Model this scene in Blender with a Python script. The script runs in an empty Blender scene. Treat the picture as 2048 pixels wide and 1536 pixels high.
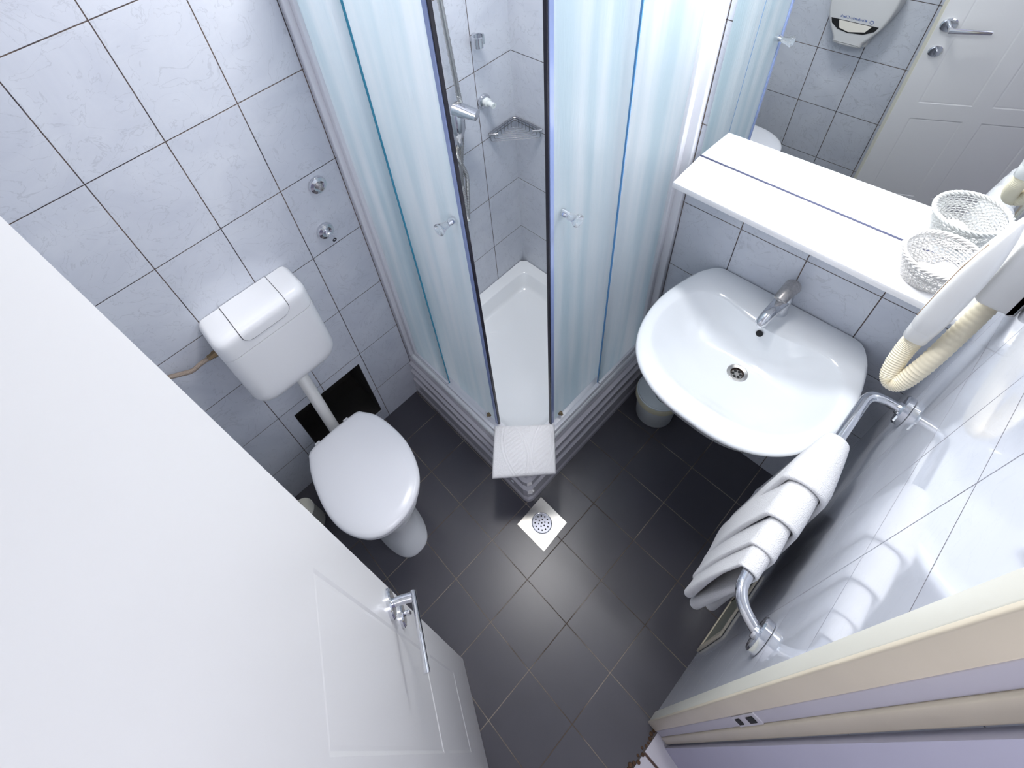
import bpy, bmesh, math, random
from mathutils import Vector, Matrix, noise
random.seed(7)
scn = bpy.context.scene
COL = scn.collection

# ------------------------------------------------------------------ camera
cam_data = bpy.data.cameras.new('camera')
cam_data.sensor_width = 36.0
cam_data.sensor_fit = 'HORIZONTAL'
cam_data.lens = 1095.889 * 36.0 / 2048.0
cam_data.shift_x = (1024 - 888.374) / 2048.0
cam_data.shift_y = -(768 - 486.654) / 2048.0
cam_data.clip_start = 0.01
cam = bpy.data.objects.new('camera', cam_data)
COL.objects.link(cam)
RT = ((0.6564082, 0.7402815, -0.1452981), (-0.4831880, 0.5604605, 0.6726169), (0.5793597, -0.3713049, 0.7255860))
M = Matrix.Identity(4)
for r in range(3):
    for c_ in range(3):
        M[r][c_] = RT[c_][r]
M[0][3], M[1][3], M[2][3] = 1.2897995, -1.2664924, 2.4076353
cam.matrix_world = M
scn.camera = cam

# ------------------------------------------------------------------ world, light, exposure
world = bpy.data.worlds.new('world')
world.use_nodes = True
world.node_tree.nodes['Background'].inputs[0].default_value = (0.86, 0.88, 1.0, 1)
world.node_tree.nodes['Background'].inputs[1].default_value = 1.0
scn.world = world
scn.view_settings.view_transform = 'Standard'
scn.view_settings.look = 'None'
scn.view_settings.exposure = -0.33
scn.view_settings.gamma = 1.0

def area(name, loc, size, power, color, rot=(0, 0, 0), size_y=None):
    l = bpy.data.lights.new(name, 'AREA')
    l.energy = power
    l.color = color
    l.size = size
    if size_y:
        l.shape = 'RECTANGLE'
        l.size_y = size_y
    o = bpy.data.objects.new(name, l)
    COL.objects.link(o)
    o.location = loc
    o.rotation_euler = rot
    return o
area('ceiling_lamp_light', (0.50, -0.54, 2.80), 0.34, 25, (1.0, 0.98, 0.97))
area('mirror_lamp_light', (1.04, -0.115, 2.062), 0.62, 8.5, (0.97, 0.98, 1.0), rot=(math.radians(-12), 0, 0), size_y=0.07)
area('hall_fill_light', (2.2, -1.25, 2.5), 0.6, 16, (0.95, 0.95, 1.0), rot=(0, math.radians(50), 0))  # unseen source in the hall, added as fill through the doorway

# ------------------------------------------------------------------ materials
def mat(name, color, rough=0.4, metal=0.0, spec=0.5, trans=0.0, coat=0.0, sheen=0.0, bump=0.0, bscale=60.0, var=0.0, vscale=8.0, ior=1.5, sss=0.0, bdist=0.01):
    m = bpy.data.materials.new(name)
    m.use_nodes = True
    nt = m.node_tree
    b = nt.nodes['Principled BSDF']
    b.inputs['Base Color'].default_value = (*color, 1)
    b.inputs['Roughness'].default_value = rough
    b.inputs['Metallic'].default_value = metal
    b.inputs['Specular IOR Level'].default_value = spec
    b.inputs['Transmission Weight'].default_value = trans
    b.inputs['Coat Weight'].default_value = coat
    b.inputs['Coat Roughness'].default_value = 0.05
    b.inputs['Sheen Weight'].default_value = sheen
    b.inputs['IOR'].default_value = ior
    tc = nt.nodes.new('ShaderNodeTexCoord')
    if var > 0:
        n = nt.nodes.new('ShaderNodeTexNoise'); n.inputs['Scale'].default_value = vscale; n.inputs['Detail'].default_value = 5
        nt.links.new(tc.outputs['Object'], n.inputs['Vector'])
        mx = nt.nodes.new('ShaderNodeMixRGB'); mx.blend_type = 'MIX'
        mx.inputs[1].default_value = (*[max(0, c * (1 - var)) for c in color], 1)
        mx.inputs[2].default_value = (*[min(1, c * (1 + var)) for c in color], 1)
        nt.links.new(n.outputs['Fac'], mx.inputs[0]); nt.links.new(mx.outputs[0], b.inputs['Base Color'])
    if bump > 0:
        n2 = nt.nodes.new('ShaderNodeTexNoise'); n2.inputs['Scale'].default_value = bscale; n2.inputs['Detail'].default_value = 3
        nt.links.new(tc.outputs['Object'], n2.inputs['Vector'])
        bp = nt.nodes.new('ShaderNodeBump'); bp.inputs['Strength'].default_value = bump; bp.inputs['Distance'].default_value = bdist
        nt.links.new(n2.outputs['Fac'], bp.inputs['Height']); nt.links.new(bp.outputs[0], b.inputs['Normal'])
    return m

def tile_mat(name, ua, u0, du, va, v0, dv, tile, tile2, grout, gw, rough, spec=0.5, vein=0.0, speck=0.0, gdark=None, vtint=None, rvar=0.0):
    """square set tiles: ua / va = world axes (0 x, 1 y, 2 z) of the two grout families"""
    m = bpy.data.materials.new(name); m.use_nodes = True
    nt = m.node_tree; N = nt.nodes; L = nt.links
    b = N['Principled BSDF']
    geo = N.new('ShaderNodeNewGeometry'); sep = N.new('ShaderNodeSeparateXYZ')
    L.new(geo.outputs['Position'], sep.inputs[0])
    def ma(op, a, b_=None):
        n = N.new('ShaderNodeMath'); n.operation = op
        for i, x in enumerate((a, b_)):
            if x is None: continue
            if isinstance(x, (int, float)): n.inputs[i].default_value = x
            else: L.new(x, n.inputs[i])
        return n.outputs[0]
    def dist(axis, o, d):
        t = ma('DIVIDE', ma('SUBTRACT', sep.outputs[axis], o), d)
        fr = ma('SUBTRACT', t, ma('ROUND', t))
        return ma('MULTIPLY', ma('ABSOLUTE', fr), d), ma('FLOOR', t)
    d1, i1 = dist(ua, u0, du); d2, i2 = dist(va, v0, dv)
    dmin = ma('MINIMUM', d1, d2)
    mr = N.new('ShaderNodeMapRange'); mr.inputs['From Min'].default_value = gw * 0.75; mr.inputs['From Max'].default_value = gw * 1.25
    L.new(dmin, mr.inputs['Value'])                         # 0 in grout, 1 on tile
    mask = mr.outputs[0]
    # cloudy marbling
    nz = N.new('ShaderNodeTexNoise'); nz.inputs['Scale'].default_value = 5.5; nz.inputs['Detail'].default_value = 7; nz.inputs['Roughness'].default_value = 0.62; nz.inputs['Distortion'].default_value = 0.8
    cmb = N.new('ShaderNodeCombineXYZ')
    L.new(ma('MULTIPLY', i1, 3.7), cmb.inputs[0]); L.new(ma('MULTIPLY', i2, 5.3), cmb.inputs[1]); L.new(ma('MULTIPLY', i1, 1.9), cmb.inputs[2])
    va_ = N.new('ShaderNodeVectorMath'); va_.operation = 'ADD'
    L.new(geo.outputs['Position'], va_.inputs[0]); L.new(cmb.outputs[0], va_.inputs[1])
    L.new(va_.outputs[0], nz.inputs['Vector'])
    rmp = N.new('ShaderNodeValToRGB'); rmp.color_ramp.elements[0].position = 0.32; rmp.color_ramp.elements[1].position = 0.62
    rmp.color_ramp.elements[0].color = (*tile2, 1); rmp.color_ramp.elements[1].color = (*tile, 1)
    L.new(nz.outputs['Fac'], rmp.inputs[0])
    col = rmp.outputs[0]
    if vein > 0:
        n3 = N.new('ShaderNodeTexNoise'); n3.inputs['Scale'].default_value = 9; n3.inputs['Detail'].default_value = 9; n3.inputs['Distortion'].default_value = 2.2
        L.new(va_.outputs[0], n3.inputs['Vector'])
        v = ma('ABSOLUTE', ma('SUBTRACT', n3.outputs['Fac'], 0.5))
        mr2 = N.new('ShaderNodeMapRange'); mr2.inputs['From Min'].default_value = 0.0; mr2.inputs['From Max'].default_value = 0.012; mr2.inputs['To Min'].default_value = vein; mr2.inputs['To Max'].default_value = 0
        L.new(v, mr2.inputs['Value'])
        mx = N.new('ShaderNodeMixRGB'); L.new(mr2.outputs[0], mx.inputs[0]); L.new(col, mx.inputs[1]); mx.inputs[2].default_value = (*[c * 0.62 for c in tile2], 1)
        col = mx.outputs[0]
    if speck > 0:
        n4 = N.new('ShaderNodeTexNoise'); n4.inputs['Scale'].default_value = 420; n4.inputs['Detail'].default_value = 2
        L.new(geo.outputs['Position'], n4.inputs['Vector'])
        mx = N.new('ShaderNodeMixRGB'); mx.blend_type = 'MULTIPLY'; mx.inputs[0].default_value = speck
        L.new(col, mx.inputs[1]); L.new(n4.outputs['Color'], mx.inputs[2]); col = mx.outputs[0]
    # grout colour, dirty in places
    n5 = N.new('ShaderNodeTexNoise'); n5.inputs['Scale'].default_value = 6; n5.inputs['Detail'].default_value = 4
    L.new(geo.outputs['Position'], n5.inputs['Vector'])
    gm = N.new('ShaderNodeValToRGB'); gm.color_ramp.elements[0].position = 0.4; gm.color_ramp.elements[1].position = 0.6
    gm.color_ramp.elements[0].color = (*grout, 1); gm.color_ramp.elements[1].color = (*(gdark or grout), 1)
    L.new(n5.outputs['Fac'], gm.inputs[0])
    mix = N.new('ShaderNodeMixRGB'); L.new(mask, mix.inputs[0]); L.new(gm.outputs[0], mix.inputs[1]); L.new(col, mix.inputs[2])
    L.new(mix.outputs[0], b.inputs['Base Color'])
    rr = N.new('ShaderNodeMapRange'); rr.inputs['To Min'].default_value = 0.75; rr.inputs['To Max'].default_value = rough
    L.new(mask, rr.inputs['Value'])
    rout = rr.outputs[0]
    if rvar > 0:
        n6 = N.new('ShaderNodeTexNoise'); n6.inputs['Scale'].default_value = 14; n6.inputs['Detail'].default_value = 4
        L.new(geo.outputs['Position'], n6.inputs['Vector'])
        rout = ma('ADD', rout, ma('MULTIPLY', ma('SUBTRACT', n6.outputs['Fac'], 0.5), rvar))
    L.new(rout, b.inputs['Roughness'])
    b.inputs['Specular IOR Level'].default_value = spec
    bp = N.new('ShaderNodeBump'); bp.inputs['Strength'].default_value = 0.6; bp.inputs['Distance'].default_value = 0.0015
    L.new(mask, bp.inputs['Height']); L.new(bp.outputs[0], b.inputs['Normal'])
    return m

TW, TW2 = (0.655, 0.685, 0.75), (0.585, 0.615, 0.69)
GR, GD = (0.13, 0.09, 0.07), (0.05, 0.04, 0.045)
Z0, DZ = 0.257, 0.2945
M_wall_l = tile_mat('wall_tile_toilet_side', 1, -0.9475, 0.1925, 2, Z0, DZ, TW, TW2, GR, 0.0013, 0.16, vein=0.35, gdark=GD)
M_wall_b = tile_mat('wall_tile_basin_side', 0, 0.910, 0.1847, 2, Z0, DZ, TW, TW2, GR, 0.0013, 0.16, vein=0.35, gdark=GD)
M_wall_r = tile_mat('wall_tile_towel_side', 1, -0.573, 0.200, 2, Z0, DZ, (0.72, 0.75, 0.82), (0.68, 0.71, 0.79), (0.30, 0.31, 0.36), 0.0012, 0.045, vein=0.1, gdark=(0.16, 0.15, 0.17))  # tile colour raised: the door's bright reflection is put into the base colour
M_wall_f = tile_mat('wall_tile_entry_side', 0, 0.474, 0.188, 2, Z0, DZ, TW, TW2, GR, 0.0016, 0.16, vein=0.5, gdark=GD)
M_floor = tile_mat('floor_tile', 0, 0.9099, 0.1882, 1, -0.9767, 0.1965, (0.066, 0.064, 0.079), (0.061, 0.059, 0.073), (0.30, 0.26, 0.22), 0.0013, 0.28, spec=0.5, gdark=(0.10, 0.075, 0.055))
M_hallfloor = tile_mat('hall_floor_tile', 0, 1.60, 0.33, 1, -1.06, 0.33, (0.62, 0.60, 0.66), (0.56, 0.55, 0.6), (0.09, 0.05, 0.04), 0.004, 0.35)
M_ceil = mat('ceiling_paint', (0.82, 0.82, 0.82), 0.8)
M_hall = mat('hall_paint', (0.62, 0.61, 0.74), 0.7, var=0.03)
M_door = mat('door_lacquer', (0.68, 0.68, 0.68), 0.33, var=0.015, vscale=3)
M_dooredge = mat('door_edge_lacquer', (0.78, 0.75, 0.62), 0.4)
M_porc = mat('porcelain', (0.83, 0.86, 0.89), 0.13, coat=0.25)
M_seat = mat('toilet_seat_plastic', (0.87, 0.88, 0.92), 0.22)
M_tank = mat('cistern_plastic', (0.86, 0.87, 0.89), 0.28)
M_tankgap = mat('cistern_gap', (0.10, 0.10, 0.11), 0.6)
M_pipe = mat('white_pipe_plastic', (0.84, 0.84, 0.82), 0.3)
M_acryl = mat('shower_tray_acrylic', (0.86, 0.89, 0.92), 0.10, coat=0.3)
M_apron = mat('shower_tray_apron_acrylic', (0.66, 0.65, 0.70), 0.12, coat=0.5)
M_frame = mat('enclosure_white_aluminium', (0.78, 0.79, 0.84), 0.28)
M_seal = mat('door_seal_blue', (0.30, 0.38, 0.66), 0.2, coat=0.4)
M_sealdark = mat('door_seal_dark', (0.012, 0.010, 0.02), 0.35)
M_chrome = mat('chrome', (0.72, 0.73, 0.76), 0.07, metal=1.0)
M_wire = mat('rack_chrome', (0.42, 0.42, 0.44), 0.15, metal=1.0)
M_chromeold = mat('limescaled_chrome', (0.50, 0.48, 0.47), 0.35, metal=0.9, var=0.35, vscale=140)
M_steel = mat('brushed_steel', (0.62, 0.60, 0.57), 0.28, metal=1.0, var=0.25, vscale=16)
M_brass = mat('old_brass', (0.30, 0.22, 0.13), 0.35, metal=1.0)
M_braid = mat('braided_hose', (0.42, 0.34, 0.28), 0.4, metal=0.7, bump=0.5, bscale=500)
M_metalhose = mat('shower_hose_metal', (0.55, 0.54, 0.52), 0.22, metal=1.0)
M_black = mat('black_void', (0.008, 0.008, 0.009), 0.7)
M_dark = mat('rough_dark_mortar', (0.035, 0.032, 0.03), 0.9, bump=0.6, bscale=25)
M_towel = mat('terry_cotton', (0.84, 0.84, 0.86), 0.95, sheen=0.3, bump=0.8, bscale=420, spec=0.1, bdist=0.004)
M_shelf = mat('shelf_lacquer', (0.93, 0.93, 0.95), 0.25)
M_shelfgap = mat('shelf_edge_blue', (0.09, 0.10, 0.18), 0.4)
M_mirror = mat('mirror_silver', (0.90, 0.93, 0.93), 0.0, metal=1.0)
M_wicker = mat('white_wicker', (0.72, 0.71, 0.70), 0.6, bump=0.3, bscale=200)
M_soap = mat('wrapped_soap', (0.86, 0.86, 0.86), 0.4)
M_dryer = mat('dryer_plastic', (0.80, 0.80, 0.79), 0.3)
M_hose = mat('dryer_hose_cream', (0.80, 0.73, 0.56), 0.42)
M_bucket = mat('bucket_plastic', (0.62, 0.66, 0.66), 0.4)
M_bucketlid = mat('bucket_lid_plastic', (0.64, 0.70, 0.72), 0.35)
M_bucketrim = mat('bucket_rim_cream', (0.62, 0.60, 0.44), 0.4)
M_clear = mat('clear_acrylic', (0.92, 0.95, 0.98), 0.03, trans=0.85, ior=1.45)
M_cream = mat('aged_cream_paint', (0.78, 0.70, 0.55), 0.45, var=0.10, vscale=5)
M_creampale = mat('pale_cream_paint', (0.76, 0.75, 0.66), 0.4, var=0.04, vscale=5)
M_disp = mat('dispenser_plastic', (0.66, 0.66, 0.66), 0.3)
M_paper = mat('tissue_paper', (0.80, 0.76, 0.68), 0.9)
M_blue = mat('blue_print', (0.01, 0.07, 0.32), 0.5)
M_lamp = bpy.data.materials.new('lamp_glass'); M_lamp.use_nodes = True
_b = M_lamp.node_tree.nodes['Principled BSDF']; _b.inputs['Emission Color'].default_value = (1, 0.98, 0.95, 1); _b.inputs['Emission Strength'].default_value = 4.0

def frost_mat(name):
    m = bpy.data.materials.new(name); m.use_nodes = True
    nt = m.node_tree; N = nt.nodes; L = nt.links
    out = N['Material Output']; pb = N['Principled BSDF']
    geo = N.new('ShaderNodeNewGeometry')
    mp = N.new('ShaderNodeMapping'); mp.inputs['Scale'].default_value = (15, 15, 0.8)
    L.new(geo.outputs['Position'], mp.inputs[0])
    nz = N.new('ShaderNodeTexNoise'); nz.inputs['Scale'].default_value = 1.0; nz.inputs['Detail'].default_value = 4
    L.new(mp.outputs[0], nz.inputs['Vector'])
    rp = N.new('ShaderNodeValToRGB')
    rp.color_ramp.elements[0].position = 0.36; rp.color_ramp.elements[0].color = (0.73, 0.83, 0.865, 1)
    rp.color_ramp.elements[1].position = 0.66; rp.color_ramp.elements[1].color = (0.95, 0.97, 0.98, 1)
    L.new(nz.outputs['Fac'], rp.inputs[0])
    pb.inputs['Transmission Weight'].default_value = 0.75
    pb.inputs['Roughness'].default_value = 0.30
    pb.inputs['IOR'].default_value = 1.38
    L.new(rp.outputs[0], pb.inputs['Base Color'])
    tr = N.new('ShaderNodeBsdfTranslucent'); L.new(rp.outputs[0], tr.inputs[0])
    mx = N.new('ShaderNodeMixShader'); mx.inputs[0].default_value = 0.48
    L.new(pb.outputs[0], mx.inputs[1]); L.new(tr.outputs[0], mx.inputs[2]); L.new(mx.outputs[0], out.inputs[0])
    n2 = N.new('ShaderNodeTexNoise'); n2.inputs['Scale'].default_value = 1.0; mp2 = N.new('ShaderNodeMapping'); mp2.inputs['Scale'].default_value = (170, 170, 22); L.new(geo.outputs['Position'], mp2.inputs[0]); L.new(mp2.outputs[0], n2.inputs['Vector'])
    bp = N.new('ShaderNodeBump'); bp.inputs['Strength'].default_value = 0.45; bp.inputs['Distance'].default_value = 0.003
    L.new(n2.outputs['Fac'], bp.inputs['Height']); L.new(bp.outputs[0], pb.inputs['Normal'])
    return m
M_frost = frost_mat('frosted_glass')

# ------------------------------------------------------------------ helpers
def new_bm(): return bmesh.new()
def obj(name, bm, m, parent=None, smooth=True, ang=38, wn=False):
    bmesh.ops.remove_doubles(bm, verts=bm.verts, dist=1e-6)
    bmesh.ops.recalc_face_normals(bm, faces=bm.faces)
    if smooth:
        for f in bm.faces: f.smooth = True
        for e in bm.edges:
            if len(e.link_faces) == 2 and e.calc_face_angle(0) > math.radians(ang): e.smooth = False
    me = bpy.data.meshes.new(name); bm.to_mesh(me); bm.free()
    for mm in (m if isinstance(m, (list, tuple)) else [m]): me.materials.append(mm)
    o = bpy.data.objects.new(name, me); COL.objects.link(o)
    if parent: 
        o.parent = parent
        # parts sit in room coordinates; only the top Empty carries a location
        if parent.type == 'EMPTY': o.matrix_parent_inverse = Matrix.Translation(-parent.location)
    return o
def root_loc(p):
    v = Vector((0, 0, 0))
    while p is not None:
        if p.parent is None: return v + p.location
        p = p.parent
    return v
def thing(name, label, cat, loc, group=None):
    o = bpy.data.objects.new(name, None); COL.objects.link(o); o.location = loc
    o.empty_display_size = 0.05
    o['label'] = label; o['category'] = cat
    if group: o['group'] = group
    return o
def tag(o, label, cat, group=None):
    o['label'] = label; o['category'] = cat
    if group: o['group'] = group
    return o
def struct(name, bm, m, smooth=False):
    o = obj(name, bm, m, None, smooth); o['kind'] = 'structure'; return o
def box(bm, a, b, bev=0.0, seg=3, mi=0):
    vs = [bm.verts.new((x, y, z)) for x in (a[0], b[0]) for y in (a[1], b[1]) for z in (a[2], b[2])]
    idx = [(0, 1, 3, 2), (4, 6, 7, 5), (0, 4, 5, 1), (2, 3, 7, 6), (0, 2, 6, 4), (1, 5, 7, 3)]
    fs = [bm.faces.new([vs[i] for i in q]) for q in idx]
    for f in fs: f.material_index = mi
    if bev > 0:
        es = list({e for f in fs for e in f.edges})
        bmesh.ops.bevel(bm, geom=es, offset=bev, segments=seg, affect='EDGES', profile=0.5)
    return bm
def B(a, b, bev=0.0, seg=3): return box(new_bm(), a, b, bev, seg)
def loft(bm, rings, cap0=True, cap1=True, closed=True, mi=0):
    R = [[bm.verts.new(p) for p in r] for r in rings]
    n = len(R[0])
    for i in range(len(R) - 1):
        for j in range(n if closed else n - 1):
            k = (j + 1) % n
            f = bm.faces.new((R[i][j], R[i][k], R[i + 1][k], R[i + 1][j])); f.material_index = mi
    if cap0: bm.faces.new(R[0][::-1]).material_index = mi
    if cap1: bm.faces.new(R[-1]).material_index = mi
    return bm
def frame_of(d):
    d = Vector(d).normalized()
    u = d.cross(Vector((0, 0, 1)))
    if u.length < 1e-3: u = d.cross(Vector((0, 1, 0)))
    u.normalize(); return u, d.cross(u).normalized()
def catmull(pts, n=8, closed=False):
    P = [Vector(p) for p in pts]; out = []
    N_ = len(P); rng = range(N_) if closed else range(N_ - 1)
    for i in rng:
        if closed: p0, p1, p2, p3 = P[(i - 1) % N_], P[i], P[(i + 1) % N_], P[(i + 2) % N_]
        else:
            p1, p2 = P[i], P[i + 1]; p0 = P[i - 1] if i > 0 else p1 * 2 - p2; p3 = P[i + 2] if i + 2 < N_ else p2 * 2 - p1
        for k in range(n):
            t = k / n
            out.append(0.5 * ((2 * p1) + (p2 - p0) * t + (2 * p0 - 5 * p1 + 4 * p2 - p3) * t * t + (3 * p1 - p0 - 3 * p2 + p3) * t ** 3))
    if not closed: out.append(P[-1])
    return out
def tube(bm, pts, r, n=14, cap=True, mi=0, closed=False):
    """r: number or function(i, total)"""
    P = [Vector(p) for p in pts]; rings = []
    T = []
    for i in range(len(P)):
        if closed: d = P[(i + 1) % len(P)] - P[i - 1]
        else: d = P[min(i + 1, len(P) - 1)] - P[max(i - 1, 0)]
        T.append(d.normalized())
    u, v = frame_of(T[0])
    for i, p in enumerate(P):
        u = (u - T[i] * u.dot(T[i])).normalized(); v = T[i].cross(u)
        rr = r(i, len(P)) if callable(r) else r
        rings.append([p + (u * math.cos(a) + v * math.sin(a)) * rr for a in [2 * math.pi * k / n for k in range(n)]])
    if closed: rings.append(rings[0]); cap = False
    return loft(bm, rings, cap, cap, mi=mi)
def lathe(bm, prof, o, d=(0, 0, 1), n=28, mi=0, sy=1.0, cap0=True, cap1=True):
    """prof: (radius, height along d)"""
    o = Vector(o); d = Vector(d).normalized(); u, v = frame_of(d)
    rings = [[o + d * h + (u * math.cos(a) + v * sy * math.sin(a)) * max(r, 1e-5) for a in [2 * math.pi * k / n for k in range(n)]] for r, h in prof]
    return loft(bm, rings, cap0, cap1, mi=mi)
def prism(bm, poly, ax, a, b, bev=0.0, seg=3, ends=(True, True), mi=0):
    """poly in the two remaining axes (cyclic order), extruded along ax from a to b"""
    def mk(p, t):
        q = [0, 0, 0]; o_ = [i for i in range(3) if i != ax]; q[o_[0]] = p[0]; q[o_[1]] = p[1]; q[ax] = t; return q
    A = [bm.verts.new(mk(p, a)) for p in poly]; Bv = [bm.verts.new(mk(p, b)) for p in poly]
    n = len(poly); fa = bm.faces.new(A); fb = bm.faces.new(Bv[::-1]); fs = [fa, fb]
    for i in range(n): fs.append(bm.faces.new((A[i], Bv[i], Bv[(i + 1) % n], A[(i + 1) % n])))
    for f in fs: f.material_index = mi
    if bev > 0:
        es = (list(fa.edges) if ends[0] else []) + (list(fb.edges) if ends[1] else [])
        bmesh.ops.recalc_face_normals(bm, faces=fs)
        bmesh.ops.bevel(bm, geom=es, offset=bev, segments=seg, affect='EDGES', profile=0.5)
    return bm
def rrect(x0, y0, x1, y1, r, n=6):
    rs = r if isinstance(r, (list, tuple)) else [r] * 4; out = []
    for (cx, cy, a0, rr) in ((x0 + rs[0], y0 + rs[0], 180, rs[0]), (x1 - rs[1], y0 + rs[1], 270, rs[1]), (x1 - rs[2], y1 - rs[2], 0, rs[2]), (x0 + rs[3], y1 - rs[3], 90, rs[3])):
        for k in range(n + 1):
            a = math.radians(a0 + 90 * k / n); out.append((cx + rr * math.cos(a), cy + rr * math.sin(a)))
    return out
def resample(poly, n):
    P = [Vector((p[0], p[1], 0)) for p in poly]; L_ = [0]
    for i in range(len(P)): L_.append(L_[-1] + (P[(i + 1) % len(P)] - P[i]).length)
    out = []; j = 0
    for k in range(n):
        t = L_[-1] * k / n
        while L_[j + 1] < t: j += 1
        f = (t - L_[j]) / max(1e-9, L_[j + 1] - L_[j]); q = P[j].lerp(P[(j + 1) % len(P)], f); out.append((q.x, q.y))
    return out
def scaled(poly, c, sx, sy=None): sy = sx if sy is None else sy; return [(c[0] + (x - c[0]) * sx, c[1] + (y - c[1]) * sy) for x, y in poly]
def lerp2(A, B_, t): return [(a[0] + (b[0] - a[0]) * t, a[1] + (b[1] - a[1]) * t) for a, b in zip(A, B_)]
def ring3(poly, z): return [(x, y, z(x, y) if callable(z) else z) for x, y in poly]

WX, D, H = 1.4475, 1.624, 2.90
T_ = 0.12
# ------------------------------------------------------------------ room shell
bm = new_bm()
hy0, hy1, hz0, hz1 = -1.283, -0.970, 0.080, 0.501           # rough opening behind the toilet
for (y0, y1, z0, z1) in ((-D - T_, hy0, 0, H), (hy1, T_, 0, H), (hy0, hy1, 0, hz0), (hy0, hy1, hz1, H)):
    box(bm, (-T_, y0, z0), (0, y1, z1))
struct('wall_left', bm, M_wall_l)
bm = new_bm()
box(bm, (-T_ - 0.16, hy0 - .02, hz0 - .02), (-T_ - 0.14, hy1 + .02, hz1 + .02))
box(bm, (-T_ - 0.14, hy0 - .02, hz0 - .02), (-T_ - 0.0, hy0, hz1 + .02)); box(bm, (-T_ - 0.14, hy1, hz0 - .02), (-T_, hy1 + .02, hz1 + .02))
box(bm, (-T_ - 0.14, hy0, hz1), (-T_, hy1, hz1 + .02)); box(bm, (-T_ - 0.14, hy0, hz0 - .02), (-T_, hy1, hz0))
struct('trim_1', bm, M_dark)
# lining of the opening (mortar, not tile)
bm = new_bm(); e = 0.0012
box(bm, (-T_, hy0, hz0), (-0.006, hy0 + e, hz1)); box(bm, (-T_, hy1 - e, hz0), (-0.006, hy1, hz1))
box(bm, (-T_, hy0, hz1 - e), (-0.006, hy1, hz1)); box(bm, (-T_, hy0, hz0), (-0.006, hy1, hz0 + e))
struct('trim_2', bm, M_dark)
struct('wall_back', B((0, 0, 0), (WX + T_, T_, H)), M_wall_b)
dz = 2.34
bm = new_bm(); box(bm, (WX, -0.985, 0), (WX + 0.10, 0, H)); box(bm, (WX, -D - T_, dz), (WX + 0.10, -0.985, H)); box(bm, (WX, -D - T_, 0), (WX + 0.10, -1.612, dz))
struct('wall_right', bm, M_wall_r)
struct('wall_front', B((0, -D - T_, 0), (WX, -D, H)), M_wall_f)
struct('floor', B((-T_, -D - T_, -0.08), (WX + 0.03, T_, 0)), M_floor)
struct('ceiling', B((-T_, -D - T_, H), (2.6, T_, H + 0.06)), M_ceil)
struct('floor_hall', B((WX + 0.03, -2.6, -0.08), (2.7, -0.2, 0)), M_hallfloor)
bm = new_bm(); prism(bm, [(WX + .066, -1.004), (WX + .10, -0.90), (2.7, -0.90), (2.7, -1.22)], 2, 0, H)
struct('wall_hall', bm, M_hall)
struct('wall_hall_far', B((2.6, -2.7, 0), (2.7, -0.9, H)), M_hall)
struct('wall_hall_near', B((WX + 0.10, -2.7, 0), (2.7, -2.6, H)), M_hall)
struct('wall_hall_side', B((WX + .04, -2.6, 0), (WX + .10, -1.744, H)), M_hall)
# door frame in the right wall
fr = thing('door_frame', 'cream painted wooden door frame, stained along its edges', 'door frame', (WX, -1.3, 0))
fr['kind'] = 'structure'
bm = new_bm(); box(bm, (WX - 0.005, -0.986, 0.012), (WX + 0.004, -0.950, dz + .04), 0.003)
obj('architrave', bm, M_creampale, fr)
bm = new_bm(); box(bm, (WX - 0.005, -0.992, 0.0), (WX + 0.024, -0.984, dz), 0.002)
obj('jamb', bm, M_cream, fr)
bm = new_bm(); box(bm, (WX + 0.024, -0.990, 0.0), (WX + 0.044, -0.984, dz), 0.002)
obj('rebate', bm, mat('frame_grey_paint', (0.62, 0.60, 0.66), 0.5, var=0.05), fr)
bm = new_bm(); box(bm, (WX + 0.044, -0.993, 0.0), (WX + 0.066, -0.984, dz), 0.003)
obj('outer_bead', bm, M_cream, fr)
bm = new_bm(); box(bm, (WX - 0.008, -1.612, dz), (WX + 0.075, -0.985, dz + .03), 0.002); obj('head', bm, M_cream, fr)
bm = new_bm(); box(bm, (WX + 0.03, -1.612, 0.0), (WX + 0.10, -1.600, dz), 0.002); obj('hinge_jamb', bm, M_cream, fr)
sp = obj('strike_plate', B((WX + 0.0245, -0.992, 1.02), (WX + 0.0435, -0.9895, 1.17), 0.0005, 1), mat('strike_plate_paint', (0.70, 0.68, 0.72), 0.4, metal=0.2), fr)
obj('latch_hole', B((WX + 0.029, -0.9935, 1.035), (WX + 0.039, -0.9915, 1.065)), M_black, sp)
obj('bolt_hole', B((WX + 0.029, -0.9935, 1.110), (WX + 0.039, -0.9915, 1.150)), M_black, sp)
# crumbling threshold
bm = new_bm()
for i in range(26):
    y = -0.995 - i * 0.012; r = 0.004 + random.random() * 0.004
    x = WX + 0.018 + random.random() * 0.014
    lathe(bm, [(r, 0), (r * .8, r * .8), (r * .2, r * 1.1)], (x, y, 0.0), n=7)
struct('trim_3', bm, mat('broken_mortar', (0.10, 0.055, 0.03), 0.9, var=0.5, vscale=60))

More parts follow.
